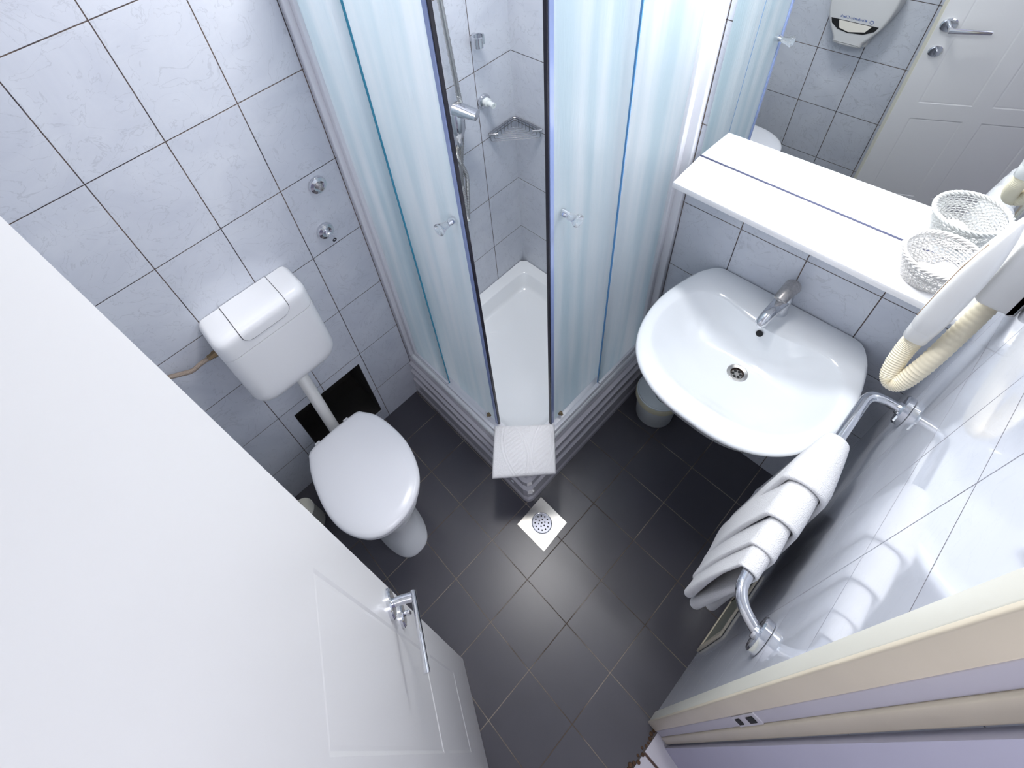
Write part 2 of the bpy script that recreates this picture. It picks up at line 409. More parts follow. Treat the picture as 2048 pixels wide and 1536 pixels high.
# ------------------------------------------------------------------ open door
CX, CY = 0.918, -1.328
hd = Vector((WX - CX, -1.59 - CY, 0)); DW = hd.length - 0.012; hd.normalize()
nn = Vector((-hd.y, hd.x, 0)) * 1.0          # towards the room centre / camera side
if nn.x < 0: nn = -nn
door = thing('door_leaf', 'white panelled interior door standing open into the room', 'door', (WX, -1.59, 0))
LEAN = -0.0129 / 2.33
def dpt(s, t, z): return Vector((CX, CY, 0)) + hd * s + nn * (t + 0.0072 + LEAN * z) + Vector((0, 0, z))
def dbox(bm, s0, s1, t0, t1, z0, z1, bev=0.0):
    b2 = new_bm(); box(b2, (s0, t0, z0), (s1, t1, z1), bev)
    for v in b2.verts: v.co = dpt(v.co.x, v.co.y, v.co.z)
    me = bpy.data.meshes.new('tmp'); b2.to_mesh(me); b2.free(); bm.from_mesh(me); bpy.data.meshes.remove(me)
DTOP = 2.325
bm = new_bm(); dbox(bm, 0, DW, -0.038, -0.0018, 0.006, DTOP, 0.0015)
# rails and stiles raised over the panels, on the face we see
cols = [(0.070, 0.250), (0.310, 0.490)]; rows = [(0.385, 0.80), (0.872, 1.66)]
ss = [0] + [c for a in cols for c in a] + [DW]; zs = [0.006] + [c for a in rows for c in a] + [DTOP]
def facegrid():
    for i in range(len(ss) - 1):
        for j in range(len(zs) - 1):
            if i % 2 == 1 and j % 2 == 1: continue
            dbox(bm, ss[i], ss[i + 1], -0.004, 0.0, zs[j], zs[j + 1])
facegrid()
# bevelled mouldings round each panel
leaf = obj('leaf', bm, M_door, door, smooth=False)
for (s0, s1) in cols:
    for (z0, z1) in rows:
        bm = new_bm(); w_ = 0.005
        o4 = [(s0, z0), (s1, z0), (s1, z1), (s0, z1)]; i4 = [(s0 + w_, z0 + w_), (s1 - w_, z0 + w_), (s1 - w_, z1 - w_), (s0 + w_, z1 - w_)]
        O = [bm.verts.new(dpt(a, 0.0, b)) for a, b in o4]; I = [bm.verts.new(dpt(a, -0.0016, b)) for a, b in i4]
        I2 = [bm.verts.new(dpt(a + (w_ if k in (0, 3) else -w_), -0.0012, b + (w_ if k < 2 else -w_))) for k, (a, b) in enumerate(i4)]
        for k in range(4):
            bm.faces.new((O[k], O[(k + 1) % 4], I[(k + 1) % 4], I[k])); bm.faces.new((I[k], I[(k + 1) % 4], I2[(k + 1) % 4], I2[k]))
        bm.faces.new(I2)
        obj('panel', bm, M_door, door, smooth=False)
bm = new_bm(); dbox(bm, -0.0012, 0.0005, -0.038, -0.001, 0.006, DTOP, 0.0004); obj('leaf_edge', bm, M_dooredge, door, smooth=False)
ZL = 1.205
han = obj('lever_handle', lathe(new_bm(), [(0.0, 0), (0.027, 0), (0.027, 0.006), (0.024, 0.009), (0.012, 0.0095)], dpt(0.034, 0, ZL), nn), M_chrome, door)
pts = [dpt(0.034, 0.008, ZL), dpt(0.034, 0.03, ZL), dpt(0.035, 0.046, ZL)]
bm = tube(new_bm(), pts, 0.0085, 16)
# flat lever blade
rings = []
for k in range(13):
    t = k / 12; s = 0.026 + t * 0.128; hh = 0.0105 - 0.0025 * t; th = 0.0055
    rings.append([dpt(s, 0.050 + a * th - 0.004 * t, ZL - 0.004 * t + b * hh) for a, b in [(math.cos(q), math.sin(q)) for q in [2 * math.pi * i / 14 for i in range(14)]]])
loft(bm, rings); obj('lever', bm, M_chrome, han)
th = obj('lock_rosette', lathe(new_bm(), [(0.0, 0), (0.023, 0), (0.023, 0.005), (0.020, 0.008), (0.010, 0.0085)], dpt(0.036, 0, 1.100), nn), M_chrome, door)
bm = new_bm(); dbox(bm, 0.0325, 0.0395, 0.008, 0.022, 1.088, 1.112, 0.003); obj('thumb_turn', bm, M_chrome, th)
for z in (0.25, 1.2, 2.1):
    obj('hinge', lathe(new_bm(), [(0.006, 0), (0.006, 0.08)], dpt(DW - 0.004, 0.004, z), (0, 0, 1), n=12), M_steel, door)

# ------------------------------------------------------------------ shower tray
tray = thing('shower_tray', 'raised white acrylic shower tray with moulded apron in the corner', 'shower tray', (0.35, -0.38, 0))
TX, TY = 0.700, 0.742
def sq(off, z, ch=0.02):
    X, Y = TX + off, TY + off
    return [(0.002, -0.002, z), (X, -0.002, z), (X, -Y + ch, z), (X - ch * .3, -Y + ch * .3, z), (X - ch, -Y, z), (0.002, -Y, z)]
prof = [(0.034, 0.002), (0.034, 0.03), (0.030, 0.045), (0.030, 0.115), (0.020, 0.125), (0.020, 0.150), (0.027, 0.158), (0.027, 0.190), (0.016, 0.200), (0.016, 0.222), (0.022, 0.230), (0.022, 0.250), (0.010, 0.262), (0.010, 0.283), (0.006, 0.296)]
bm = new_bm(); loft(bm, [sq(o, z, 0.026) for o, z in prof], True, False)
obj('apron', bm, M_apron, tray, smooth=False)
def inner(off, z, r):
    p = rrect(0.002 + off, -(TY - off), TX - off, -0.002 - off, r, 5); return [(x, y, z) for x, y in resample(p, 64)]
def outer(off, z):
    p = rrect(0.002, -(TY + off), TX + off, -0.002, [0.002, 0.02, 0.002, 0.002], 5); return [(x, y, z) for x, y in resample(p, 64)]
bm = new_bm()
rr = [outer(0.006, 0.286), outer(0.008, 0.300), outer(0.004, 0.314), outer(0.0, 0.317)]
# align starts: both polygons start at the same corner direction
rr += [inner(0.050, 0.317, 0.03), inner(0.056, 0.312, 0.03), inner(0.075, 0.262, 0.04), inner(0.095, 0.250, 0.05), inner(0.20, 0.245, 0.05), inner(0.33, 0.242, 0.012)]
loft(bm, rr, False, True); obj('basin', bm, M_acryl, tray, ang=50)
obj('apron_plug', B((0.640, -0.7745, 0.075), (0.650, -0.7705, 0.088), 0.001, 1), M_acryl, tray)

# ------------------------------------------------------------------ shower enclosure
enc = thing('shower_enclosure', 'corner entry shower enclosure of frosted glass in white frame', 'shower enclosure', (0.40, -0.45, 0.317))
ZB, ZT = 0.3175, 2.15
YF, YS, XF, XS = -0.722, -0.702, 0.686, 0.664
bm = new_bm(); box(bm, (0.0012, -0.752, ZB), (0.020, -0.712, ZT), 0.003); box(bm, (0.018, -0.736, ZB), (0.040, -0.708, ZT), 0.003)
obj('wall_profile', bm, M_frame, enc)
bm = new_bm(); box(bm, (0.682, -0.020, ZB), (0.724, -0.0012, ZT), 0.003); box(bm, (0.674, -0.042, ZB), (0.700, -0.018, ZT), 0.003)
obj('wall_profile', bm, M_frame, enc)
bm = new_bm()
box(bm, (0.038, -0.736, ZB), (0.700, -0.692, ZB + .012), 0.002); box(bm, (0.038, -0.733, ZB + .010), (0.250, -0.714, ZB + .024), 0.002); box(bm, (0.252, -0.736, ZB + .010), (0.56, -0.722, ZB + .020), 0.002)
obj('bottom_rail', bm, M_frame, enc)
bm = new_bm()
box(bm, (0.655, -0.700, ZB), (0.700, -0.040, ZB + .012), 0.002); box(bm, (0.678, -0.300, ZB + .010), (0.698, -0.040, ZB + .024), 0.002); box(bm, (0.684, -0.60, ZB + .010), (0.699, -0.302, ZB + .020), 0.002)
obj('bottom_rail', bm, M_frame, enc)
obj('top_rail', B((0.018, -0.742, ZT - .045), (0.704, -0.690, ZT), 0.003), M_frame, enc)
obj('top_rail', B((0.652, -0.692, ZT - .045), (0.704, -0.020, ZT), 0.003), M_frame, enc)
GB = ZB + .018
fl = obj('fixed_panel', B((0.036, YF - .0025, GB), (0.250, YF + .0025, ZT - .03)), M_frost, enc, smooth=False)
obj('glass_edge', B((0.2503, YF - .0025, GB), (0.2530, YF + .0025, ZT - .03)), mat('glass_edge_teal', (0.03, 0.27, 0.42), 0.1), fl, smooth=False)
frp = obj('fixed_panel', B((XF - .0025, -0.300, GB), (XF + .0025, -0.036, ZT - .03)), M_frost, enc, smooth=False)
obj('glass_edge', B((XF - .0025, -0.3030, GB), (XF + .0025, -0.3003, ZT - .03)), mat('glass_edge_blue', (0.10, 0.30, 0.60), 0.1), frp, smooth=False)
sl = obj('sliding_door', B((0.225, YS - .0025, GB), (0.508, YS + .0025, ZT - .03)), M_frost, enc, smooth=False)
obj('door_seal', B((0.5085, YS - .006, GB - .006), (0.522, YS + .005, ZT - .03), 0.001, 1), M_seal, sl)
obj('magnet_strip', B((0.5222, YS - .004, GB - .006), (0.5262, YS + .005, ZT - .03), 0.0005, 1), M_sealdark, sl)
sr = obj('sliding_door', B((XS - .0025, -0.546, GB), (XS + .0025, -0.275, ZT - .03)), M_frost, enc, smooth=False)
obj('door_seal', B((XS - .005, -0.560, GB - .006), (XS + .006, -0.5465, ZT - .03), 0.001, 1), M_seal, sr)
obj('magnet_strip', B((XS - .005, -0.5642, GB - .006), (XS + .004, -0.5602, ZT - .03), 0.0005, 1), M_sealdark, sr)
def knob(parent, p, d):
    d = Vector(d); p = Vector(p)
    k = obj('door_knob', lathe(new_bm(), [(0.0, 0), (0.010, 0), (0.010, 0.012), (0.008, 0.016), (0.0085, 0.02)], p, d, n=20), M_chrome, parent)
    obj('knob_cap', lathe(new_bm(), [(0.0085, 0.018), (0.010, 0.021), (0.0115, 0.034), (0.0165, 0.045), (0.0175, 0.048), (0.0165, 0.051), (0.0, 0.052)], p, d, n=24), M_clear, k)
    obj('knob_plate', lathe(new_bm(), [(0.0, 0), (0.012, 0), (0.011, -0.018), (0.0145, -0.026), (0.0, -0.028)], p - d * 0.0052, d, n=20), M_clear, k)
knob(sl, (0.478, YS - .0028, 1.445), (0, -1, 0)); knob(sr, (XS + .0028, -0.512, 1.445), (1, 0, 0))
for par, p in ((sl, (0.478, YS - .004, GB + .018)), (sr, (XS + .004, -0.512, GB + .018))):
    d = (0, -1, 0) if par is sl else (1, 0, 0)
    w = obj('roller', lathe(new_bm(), [(0.0, 0), (0.009, 0), (0.009, 0.008), (0.005, 0.009), (0.005, 0.014), (0, 0.014)], p, d, n=18), M_brass, par)

# ------------------------------------------------------------------ shower fittings
mx = thing('shower_mixer', 'chrome wall mixer tap with lever inside the shower', 'shower tap', (0.0, -0.325, 1.30))
bm = new_bm(); lathe(bm, [(0, 0), (0.030, 0), (0.030, 0.006), (0.018, 0.010), (0.018, 0.045)], (0.0012, -0.325, 1.325), (1, 0, 0))
obj('wall_rosette', bm, M_chrome, mx)
bm = new_bm(); lathe(bm, [(0, -0.080), (0.013, -0.080), (0.014, -0.05), (0.022, -0.04), (0.030, -0.01), (0.032, 0.040), (0.026, 0.056), (0, 0.060)], (0.052, -0.325, 1.325), (0, 0, 1))
obj('body', bm, M_chrome, mx)
rings = []
for k in range(9):
    t = k / 8; c = Vector((0.048, -0.318, 1.388)).lerp(Vector((0.118, -0.285, 1.372)), t); w = 0.032 - 0.006 * t; h_ = 0.026 - 0.012 * t
    rings.append([c + Vector((-0.42, 0.9, 0)) * (w * math.cos(a)) + Vector((0, 0, 1)) * (h_ * math.sin(a)) for a in [2 * math.pi * i / 16 for i in range(16)]])
obj('lever', loft(new_bm(), rings), M_chrome, mx)
hp = catmull([(0.052, -0.335, 1.245), (0.056, -0.347, 1.205), (0.060, -0.322, 1.11), (0.062, -0.330, 1.03), (0.062, -0.343, 0.935), (0.066, -0.352, 0.905), (0.070, -0.356, 0.93), (0.068, -0.352, 1.01), (0.060, -0.345, 1.12), (0.055, -0.317, 1.25), (0.052, -0.296, 1.37), (0.050, -0.298, 1.46), (0.048, -0.312, 1.75), (0.045, -0.318, 1.95), (0.05, -0.30, 2.08)], 26)
tag(obj('shower_hose', tube(new_bm(), hp, lambda i, n: 0.0082 + (0.0010 if i % 2 else -0.0006), 12), M_metalhose), 'long ribbed metal hose looping down below the shower tap', 'shower hose')
hb = thing('shower_holder', 'small chrome hand shower bracket high on the shower wall', 'shower bracket', (0.0, -0.165, 1.555))
obj('base', lathe(new_bm(), [(0, 0), (0.016, 0), (0.016, 0.010), (0.012, 0.022)], (0.0012, -0.165, 1.555), (1, 0, 0), n=22), M_chrome, hb)
bm = new_bm()
arc = [Vector((0.040 + 0.016 * math.cos(a), -0.178 + 0.016 * math.sin(a), 1.56)) for a in [math.radians(70 + 290 * k / 16) for k in range(17)]]
loft(bm, [[p + Vector((0, 0, s * 0.017)) for s in (-1,)] + [p + Vector((0, 0, 0.017))] + [p + (p - Vector((0.040, -0.178, 1.56))) * 0.35 + Vector((0, 0, 0.017))] + [p + (p - Vector((0.040, -0.178, 1.56))) * 0.35 + Vector((0, 0, -0.017))] for p in arc])
obj('clip', bm, M_chrome, hb)
def stopcock(name, label, y, z, tipx, rr_, m_tip, cat='valve', tipr=0.008):
    t = thing(name, label, cat, (0.0, y, z))
    obj('rosette', lathe(new_bm(), [(0, 0), (rr_, 0), (rr_, 0.006), (rr_ * .93, 0.011), (rr_ * .60, 0.014), (rr_ * .42, 0.012)], (0.0012, y, z), (1, 0, 0), n=30), M_chrome, t)
    obj('spindle', lathe(new_bm(), [(tipr * 1.3, 0.010), (tipr * 1.25, tipx * .5), (tipr * .8, tipx * .55), (tipr * .75, tipx * .85), (tipr * .9, tipx * .87), (tipr * .9, tipx), (tipr * .4, tipx), (tipr * .4, tipx * .93), (0, tipx * .93)], (0.0, y, z), (1, -0.03, -0.02), n=16), m_tip, t)
    return t
stopcock('stopcock', 'upper round chrome stopcock rosette with short bare stub above cistern', -0.840, 1.390, 0.034, 0.029, M_chromeold)
stopcock('stopcock', 'lower chrome stopcock rosette with long spindle and missing handle', -0.874, 1.218, 0.062, 0.029, M_chrome)
stopcock('stopcock', 'chrome rosette with pale blank plug inside the shower', -0.151, 1.312, 0.058, 0.026, mat('plug_plastic', (0.72, 0.76, 0.76), 0.3), tipr=0.0125)
rk = thing('corner_rack', 'triangular chrome wire soap rack in the shower corner', 'rack', (0.03, -0.03, 1.13))
zt, zb, a1 = 1.165, 1.128, 0.148
bm = new_bm()
top = catmull([(0.010, -a1, zt), (0.009, -0.10, zt), (0.009, -0.03, zt), (0.014, -0.014, zt), (0.03, -0.009, zt), (0.10, -0.009, zt), (a1, -0.010, zt)], 8)
tube(bm, top, 0.0048, 10); obj('top_rail', bm, M_wire, rk)
bm = new_bm(); tube(bm, [(0.010, -a1, zt), (0.020, -a1 + .006, zt), (0.036, -a1 + .022, zt)], 0.0055, 10); obj('end_lug', bm, M_wire, rk)
bm = new_bm(); tube(bm, [(a1, -0.010, zt), (a1 - .006, -0.020, zt), (a1 - .022, -0.036, zt)], 0.0055, 10); obj('end_lug', bm, M_wire, rk)
for k in range(7):
    q = 0.030 + k * 0.0185
    bm = new_bm(); tube(bm, [(0.010, -q, zt), (0.010, -q, zb + .004), (0.013, -q + .002, zb), (q - .002, -0.013, zb), (q, -0.010, zb + .004), (q, -0.010, zt)], 0.0014, 8)
    obj('wire', bm, M_wire, rk)

# ------------------------------------------------------------------ toilet
toi = thing('toilet', 'white floor standing toilet with its lid closed', 'toilet', (0.36, -1.21, 0))
LP = [(.155, -1.112), (.178, -1.077), (.235, -1.045), (.333, -1.030), (.411, -1.034), (.496, -1.062), (.546, -1.103), (.576, -1.158), (.588, -1.220), (.578, -1.288), (.537, -1.342), (.465, -1.378), (.375, -1.385), (.268, -1.366), (.188, -1.335), (.155, -1.295)]
LPs = [(p.x, p.y) for p in catmull([(x, y, 0) for x, y in LP], 5, True)]
LPs = resample(LPs, 96); LC = (0.365, -1.205)
ZLID = 0.470
bm = new_bm()
loft(bm, [ring3(scaled(LPs, LC, s), z) for s, z in ((0.965, ZLID), (0.99, ZLID + .003), (1.0, ZLID + .010), (0.997, ZLID + .016), (0.98, ZLID + .022), (0.93, ZLID + .027), (0.8, ZLID + .030), (0.5, ZLID + .032), (0.1, ZLID + .033))])
lid = obj('lid', bm, M_seat, toi)
bm = new_bm()
loft(bm, [ring3(scaled(LPs, LC, s), z) for s, z in ((0.94, ZLID - .022), (0.975, ZLID - .020), (0.985, ZLID - .010), (0.97, ZLID - .0012))])
obj('seat', bm, M_seat, toi)
def egg(cx, cy, lb, lf, w, p=2.3, n=96):
    out = []
    for k in range(n):
        a = 2 * math.pi * k / n; c, s = math.cos(a), math.sin(a)
        x = (abs(c) ** (2 / p)) * (1 if c > 0 else -1) * (lf if c > 0 else lb); y = (abs(s) ** (2 / p)) * (1 if s > 0 else -1) * w
        out.append((cx + x, cy + y))
    return out
bm = new_bm(); yc = -1.213
loft(bm, [ring3(egg(0.36, yc, .25, .192, .092, 2.6), 0.001), ring3(egg(0.36, yc, .25, .190, .090, 2.6), 0.018), ring3(egg(0.35, yc, .235, .165, .078, 2.5), 0.055), ring3(egg(0.345, yc, .22, .150, .074, 2.4), 0.14), ring3(egg(0.345, yc, .21, .158, .086, 2.4), 0.22), ring3(egg(0.35, yc, .205, .185, .118, 2.3), 0.31), ring3(egg(0.355, yc, .21, .212, .150, 2.2), 0.385), ring3(egg(0.358, yc, .215, .220, .160, 2.2), 0.43), ring3(egg(0.358, yc, .21, .218, .158, 2.2), ZLID - .0225)])
obj('bowl', bm, M_porc, toi)
for yy in (-1.145, -1.275):
    obj('hinge', lathe(new_bm(), [(0.0, 0), (0.012, 0), (0.012, 0.02), (0, 0.022)], (0.150, yy - .01, ZLID - .002), (0, 1, 0), n=16), M_seat, toi)
# cistern
cis = thing('cistern', 'white plastic toilet cistern mounted on tiled wall above toilet', 'cistern', (0.06, -1.19, 0.80))
ZC0, ZC1, ZSEAM = 0.795, 1.196, 1.105
def tankring(z, inset=0.0):
    # plan outline at height z : flat back on the wall, rounded front corners
    t = (z - ZC0) / (ZC1 - ZC0)
    rb = 0.085; e = 0.0
    if z < ZC0 + rb:
        q = (ZC0 + rb - z) / rb; e = rb * (1 - math.sqrt(max(0, 1 - q * q)))
    rt = 0.030; et = 0.0
    if z > ZC1 - rt:
        q = (z - (ZC1 - rt)) / rt; et = rt * (1 - math.sqrt(max(0, 1 - q * q)))
    y0, y1 = -1.344 + e * .95 + et * .6, -1.034 - e * .95 - et * .6
    xd = 0.128 - e * 0.5 - et * 0.9
    p = rrect(0.0015, y0 + inset, xd - inset, y1 - inset, [0.004, 0.035, 0.035, 0.004], 7)
    return [(x, y, z) for x, y in resample(p, 80)]
bm = new_bm(); zz = [ZC0, ZC0 + .003, ZC0 + .010, ZC0 + .022, ZC0 + .04, ZC0 + .06, ZC0 + .085, 0.95, ZSEAM - .001]
loft(bm, [tankring(z) for z in zz]); obj('tank', bm, M_tank, cis, ang=50)
bm = new_bm(); loft(bm, [tankring(z, 0.0025) for z in (ZSEAM - .001, ZSEAM + .0015)], False, False); obj('seam', bm, M_tankgap, cis)
bm = new_bm(); loft(bm, [tankring(z) for z in (ZSEAM + .0015, 1.15, 1.166, 1.175, 1.183, 1.190, 1.194, 1.196)]); obj('tank_lid', bm, M_tank, cis, ang=50)
def button(name, grow, lift, m):
    def xs(z):
        q = max(0.0, (z - (ZC1 - 0.030)) / 0.030); return 0.128 - 0.9 * 0.030 * (1 - math.sqrt(max(0, 1 - q * q)))
    prof_ = [(0.002, ZC1 + lift), (0.04, ZC1 + lift), (0.08, ZC1 + lift), (0.101, ZC1 + lift)]
    prof_ += [(xs(z) + lift, z + lift * .5) for z in (1.1945, 1.191, 1.185, 1.177, 1.168, 1.160, 1.152, 1.146, 1.141, 1.138 - grow)]
    rows_ = []; n = len(prof_)
    for i, (x, z) in enumerate(prof_):
        ins = {n - 1: 0.026, n - 2: 0.016, n - 3: 0.009, n - 4: 0.004, n - 5: 0.001}.get(i, 0)
        y0, y1 = -1.264 - grow + ins, -1.108 + grow - ins
        rows_.append([(x, y0 + (y1 - y0) * k / 8, z) for k in range(9)])
    bm = new_bm(); loft(bm, rows_, False, False, closed=False)
    return bm
obj('button_gap', button('gap', 0.0022, 0.0010, None), M_tankgap, cis)
obj('flush_button', button('btn', 0.0, 0.0026, None), M_tank, cis)
fp = catmull([(0.068, -1.185, ZC0 + .012), (0.068, -1.185, 0.70), (0.069, -1.188, 0.52), (0.074, -1.190, 0.42), (0.095, -1.192, 0.375), (0.145, -1.195, 0.36)], 8)
obj('flush_pipe', tube(new_bm(), fp, 0.0225, 22), M_pipe, cis)
# supply hose
sh = thing('water_supply_hose', 'brown braided water hose joined to the side of cistern', 'hose', (0.03, -1.45, 1.09))
hp = catmull([(0.035, -1.368, 1.080), (0.034, -1.400, 1.079), (0.030, -1.430, 1.072), (0.026, -1.460, 1.085), (0.024, -1.490, 1.10), (0.024, -1.515, 1.095)], 8)
obj('hose', tube(new_bm(), hp, 0.0075, 12), M_braid, sh)
obj('hex_nut', lathe(new_bm(), [(0, 0), (0.0125, 0), (0.0125, 0.014), (0.010, 0.014), (0.010, 0.030), (0, 0.030)], (0.035, -1.3445, 1.080), (0, -1, 0), n=6), M_brass, sh)
obj('wall_valve', lathe(new_bm(), [(0, 0), (0.02, 0), (0.02, 0.004), (0.010, 0.006), (0.010, 0.035), (0, 0.036)], (0.0012, -1.520, 1.095), (1, 0, 0), n=20), M_chrome, sh)
# brush holder beside the toilet
br = thing('toilet_brush', 'cream toilet brush holder on floor between toilet and door', 'toilet brush', (0.15, -1.47, 0))
obj('holder', lathe(new_bm(), [(0, 0.001), (0.045, 0.001), (0.048, 0.01), (0.044, 0.15), (0.046, 0.155), (0.040, 0.157)], (0.15, -1.47, 0)), M_creampale, br)
obj('handle', lathe(new_bm(), [(0.040, 0.157), (0.012, 0.165), (0.009, 0.30), (0.011, 0.31), (0, 0.315)], (0.15, -1.47, 0)), M_creampale, br)

# ------------------------------------------------------------------ floor drain
fd = thing('floor_drain', 'square steel floor drain with round grate at tray corner', 'drain', (0.817, -0.788, 0))
plate = [(0.747, -0.717), (0.884, -0.717), (0.890, -0.861), (0.751, -0.864)]
bm = new_bm(); prism(bm, plate, 2, 0.0004, 0.003, 0.0008, 1, (False, True)); obj('plate', bm, M_steel, fd, ang=30)
dc = (0.816, -0.790)
obj('grate_rim', lathe(new_bm(), [(0.0405, 0.003), (0.0405, 0.0052), (0.0385, 0.0058), (0.0365, 0.0050), (0.0365, 0.003)], (*dc, 0), n=48, cap0=False, cap1=False), M_chrome, fd)
obj('grate', lathe(new_bm(), [(0.0, 0.003), (0.0365, 0.003), (0.0365, 0.0042), (0.0, 0.0046)], (*dc, 0), n=48), mat('grate_steel', (0.30, 0.31, 0.36), 0.35, metal=1.0), fd)
bm = new_bm()
holes = [(0.0, 0.0)] + [(0.0125, a) for a in range(0, 360, 60)] + [(0.0265, a + 15) for a in range(0, 360, 30)]
for r, a in holes:
    lathe(bm, [(0, 0.0044), (0.0031, 0.0044), (0.0031, 0.0050), (0, 0.0050)], (dc[0] + r * math.cos(math.radians(a)), dc[1] + r * math.sin(math.radians(a)), 0), n=12)
obj('grate_holes', bm, M_black, fd)

# ------------------------------------------------------------------ wash basin
sk = thing('washbasin', 'large oval white wall hung washbasin under the shelf', 'washbasin', (1.10, -0.25, 0.95))
SC = 1.098
half = [(0.0, -.517), (.055, -.5155), (.110, -.505), (.165, -.480), (.208, -.445), (.240, -.400), (.262, -.345), (.274, -.285), (.277, -.225), (.271, -.165), (.260, -.110), (.246, -.064), (.228, -.030), (.212, -.010), (.192, -.0016), (.150, -.0015), (.08, -.0015), (.0, -.0015)]
SO = [(SC + x, y) for x, y in half] + [(SC - x, y) for x, y in half[::-1][1:-1]]
SOs = resample([(p.x, p.y) for p in catmull([(x, y, 0) for x, y in SO], 6, True)], 160)
SOs = [(x, min(y, -0.0015)) for x, y in SOs]
ihalf = [(0.0, -.452), (.060, -.449), (.120, -.436), (.172, -.408), (.210, -.368), (.232, -.318), (.240, -.262), (.236, -.205), (.222, -.152), (.194, -.118), (.155, -.104), (.110, -.108), (.06, -.120), (0.0, -.126)]
SI = [(SC + x, y) for x, y in ihalf] + [(SC - x, y) for x, y in ihalf[::-1][1:-1]]
SIs = [(p.x, p.y) for p in catmull([(x, y, 0) for x, y in SI], 6, True)]
def polar(poly, c, n=120):
    """resample an outline at equal angles so that rings line up"""
    out = []
    for k in range(n):
        a = -math.pi / 2 + 2 * math.pi * k / n; d = Vector((math.cos(a), math.sin(a))); best = None
        for i in range(len(poly)):
            p, q = Vector(poly[i]) - Vector(c), Vector(poly[(i + 1) % len(poly)]) - Vector(c)
            e_ = q - p; den = d.x * e_.y - d.y * e_.x
            if abs(den) < 1e-12: continue
            t = (p.x * e_.y - p.y * e_.x) / den; s = (p.x * d.y - p.y * d.x) / den
            if t > 0 and -1e-6 <= s <= 1 + 1e-6 and (best is None or t > best): best = t
        out.append((c[0] + d.x * best, c[1] + d.y * best))
    return out
BC = (SC, -0.262)
PO, PI_ = polar(SOs, BC), polar(SIs, BC)
ZR = 0.955
DC_ = (1.104, -0.232); DRN = [(DC_[0] + 0.024 * math.cos(-math.pi / 2 + 2 * math.pi * k / 120), DC_[1] + 0.024 * math.sin(-math.pi / 2 + 2 * math.pi * k / 120)) for k in range(120)]
def zr(x, y): return ZR + 0.004 * max(0.0, (y + 0.14) / 0.14)
bm = new_bm(); rings = []
under = [((SC, -0.20), 0.30, 0.70), ((SC, -0.20), 0.55, 0.735), ((SC, -0.22), 0.76, 0.80), ((SC, -0.24), 0.88, 0.87), ((SC, -0.25), 0.945, 0.915)]
for c, s, z in under: rings.append([(x, min(y, -0.0015), z) for x, y in scaled(PO, c, s)])
rings.append([(x, y, ZR - .022) for x, y in scaled(PO, BC, 0.975)]); rings.append([(x, y, ZR - .008) for x, y in scaled(PO, BC, 0.996)])
rings.append([(x, y, zr(x, y) - .001) for x, y in scaled(PO, BC, 0.993)])
for t, dz_ in ((0.12, 0.0025), (0.45, 0.003), (0.8, 0.001)): rings.append([(x, y, zr(x, y) + dz_) for x, y in lerp2(scaled(PO, BC, 0.993), PI_, t)])
rings.append([(x, y, zr(x, y) - .003) for x, y in PI_])
BR = [(DC_[0] + (0.145) * math.cos(-math.pi / 2 + 2 * math.pi * k / 120), DC_[1] - 0.018 + 0.085 * math.sin(-math.pi / 2 + 2 * math.pi * k / 120)) for k in range(120)]
for t, z in ((0.03, .949), (0.09, .941), (0.18, .928), (0.30, .912), (0.48, .891), (0.70, .872), (1.0, .856)): rings.append([(x, y, z) for x, y in lerp2(PI_, BR, t)])
for t, z in ((0.25, .848), (0.5, .843), (0.8, .840), (1.0, .838)): rings.append([(x, y, z) for x, y in lerp2(BR, DRN, t)])
rings.append([(x, y, 0.80) for x, y in DRN])
loft(bm, rings, True, True); obj('bowl', bm, M_porc, sk, ang=60)
dw = obj('waste', lathe(new_bm(), [(0.0285, 0.838), (0.0285, 0.8405), (0.0265, 0.8415), (0.0185, 0.8385), (0.0175, 0.834), (0.0175, 0.8325), (0, 0.8325)], (*DC_, 0), n=40, cap0=False), M_steel, sk)
bm = new_bm()
for k in range(6):
    a = math.radians(60 * k + 20); lathe(bm, [(0, 0.8326), (0.0042, 0.8326), (0.0042, 0.8335), (0, 0.8335)], (DC_[0] + 0.0105 * math.cos(a), DC_[1] + 0.0105 * math.sin(a), 0), n=14)
obj('waste_holes', bm, M_black, dw)
obj('waste_ring', lathe(new_bm(), [(0.0145, 0.8327), (0.0175, 0.8327), (0.0175, 0.836), (0.0165, 0.837)], (*DC_, 0), n=32, cap0=False, cap1=False), mat('waste_brown', (0.08, 0.06, 0.05), 0.4, metal=0.6), dw)
obj('overflow_hole', lathe(new_bm(), [(0, -0.002), (0.0095, -0.002), (0.0095, 0.0014), (0, 0.0014)], (1.094, -0.1375, 0.934), (0, -0.80, 0.6), n=22), M_black, sk)
bm = new_bm(); lathe(bm, [(0, 0), (0.03, 0), (0.03, -0.10), (0.018, -0.11), (0.018, -0.16), (0.028, -0.17), (0.028, -0.25), (0, -0.25)], (1.10, -0.20, 0.705), n=20)
tube(bm, [(1.10, -0.20, 0.50), (1.10, -0.10, 0.50), (1.10, -0.003, 0.50)], 0.015, 14); obj('trap', bm, M_pipe, sk)
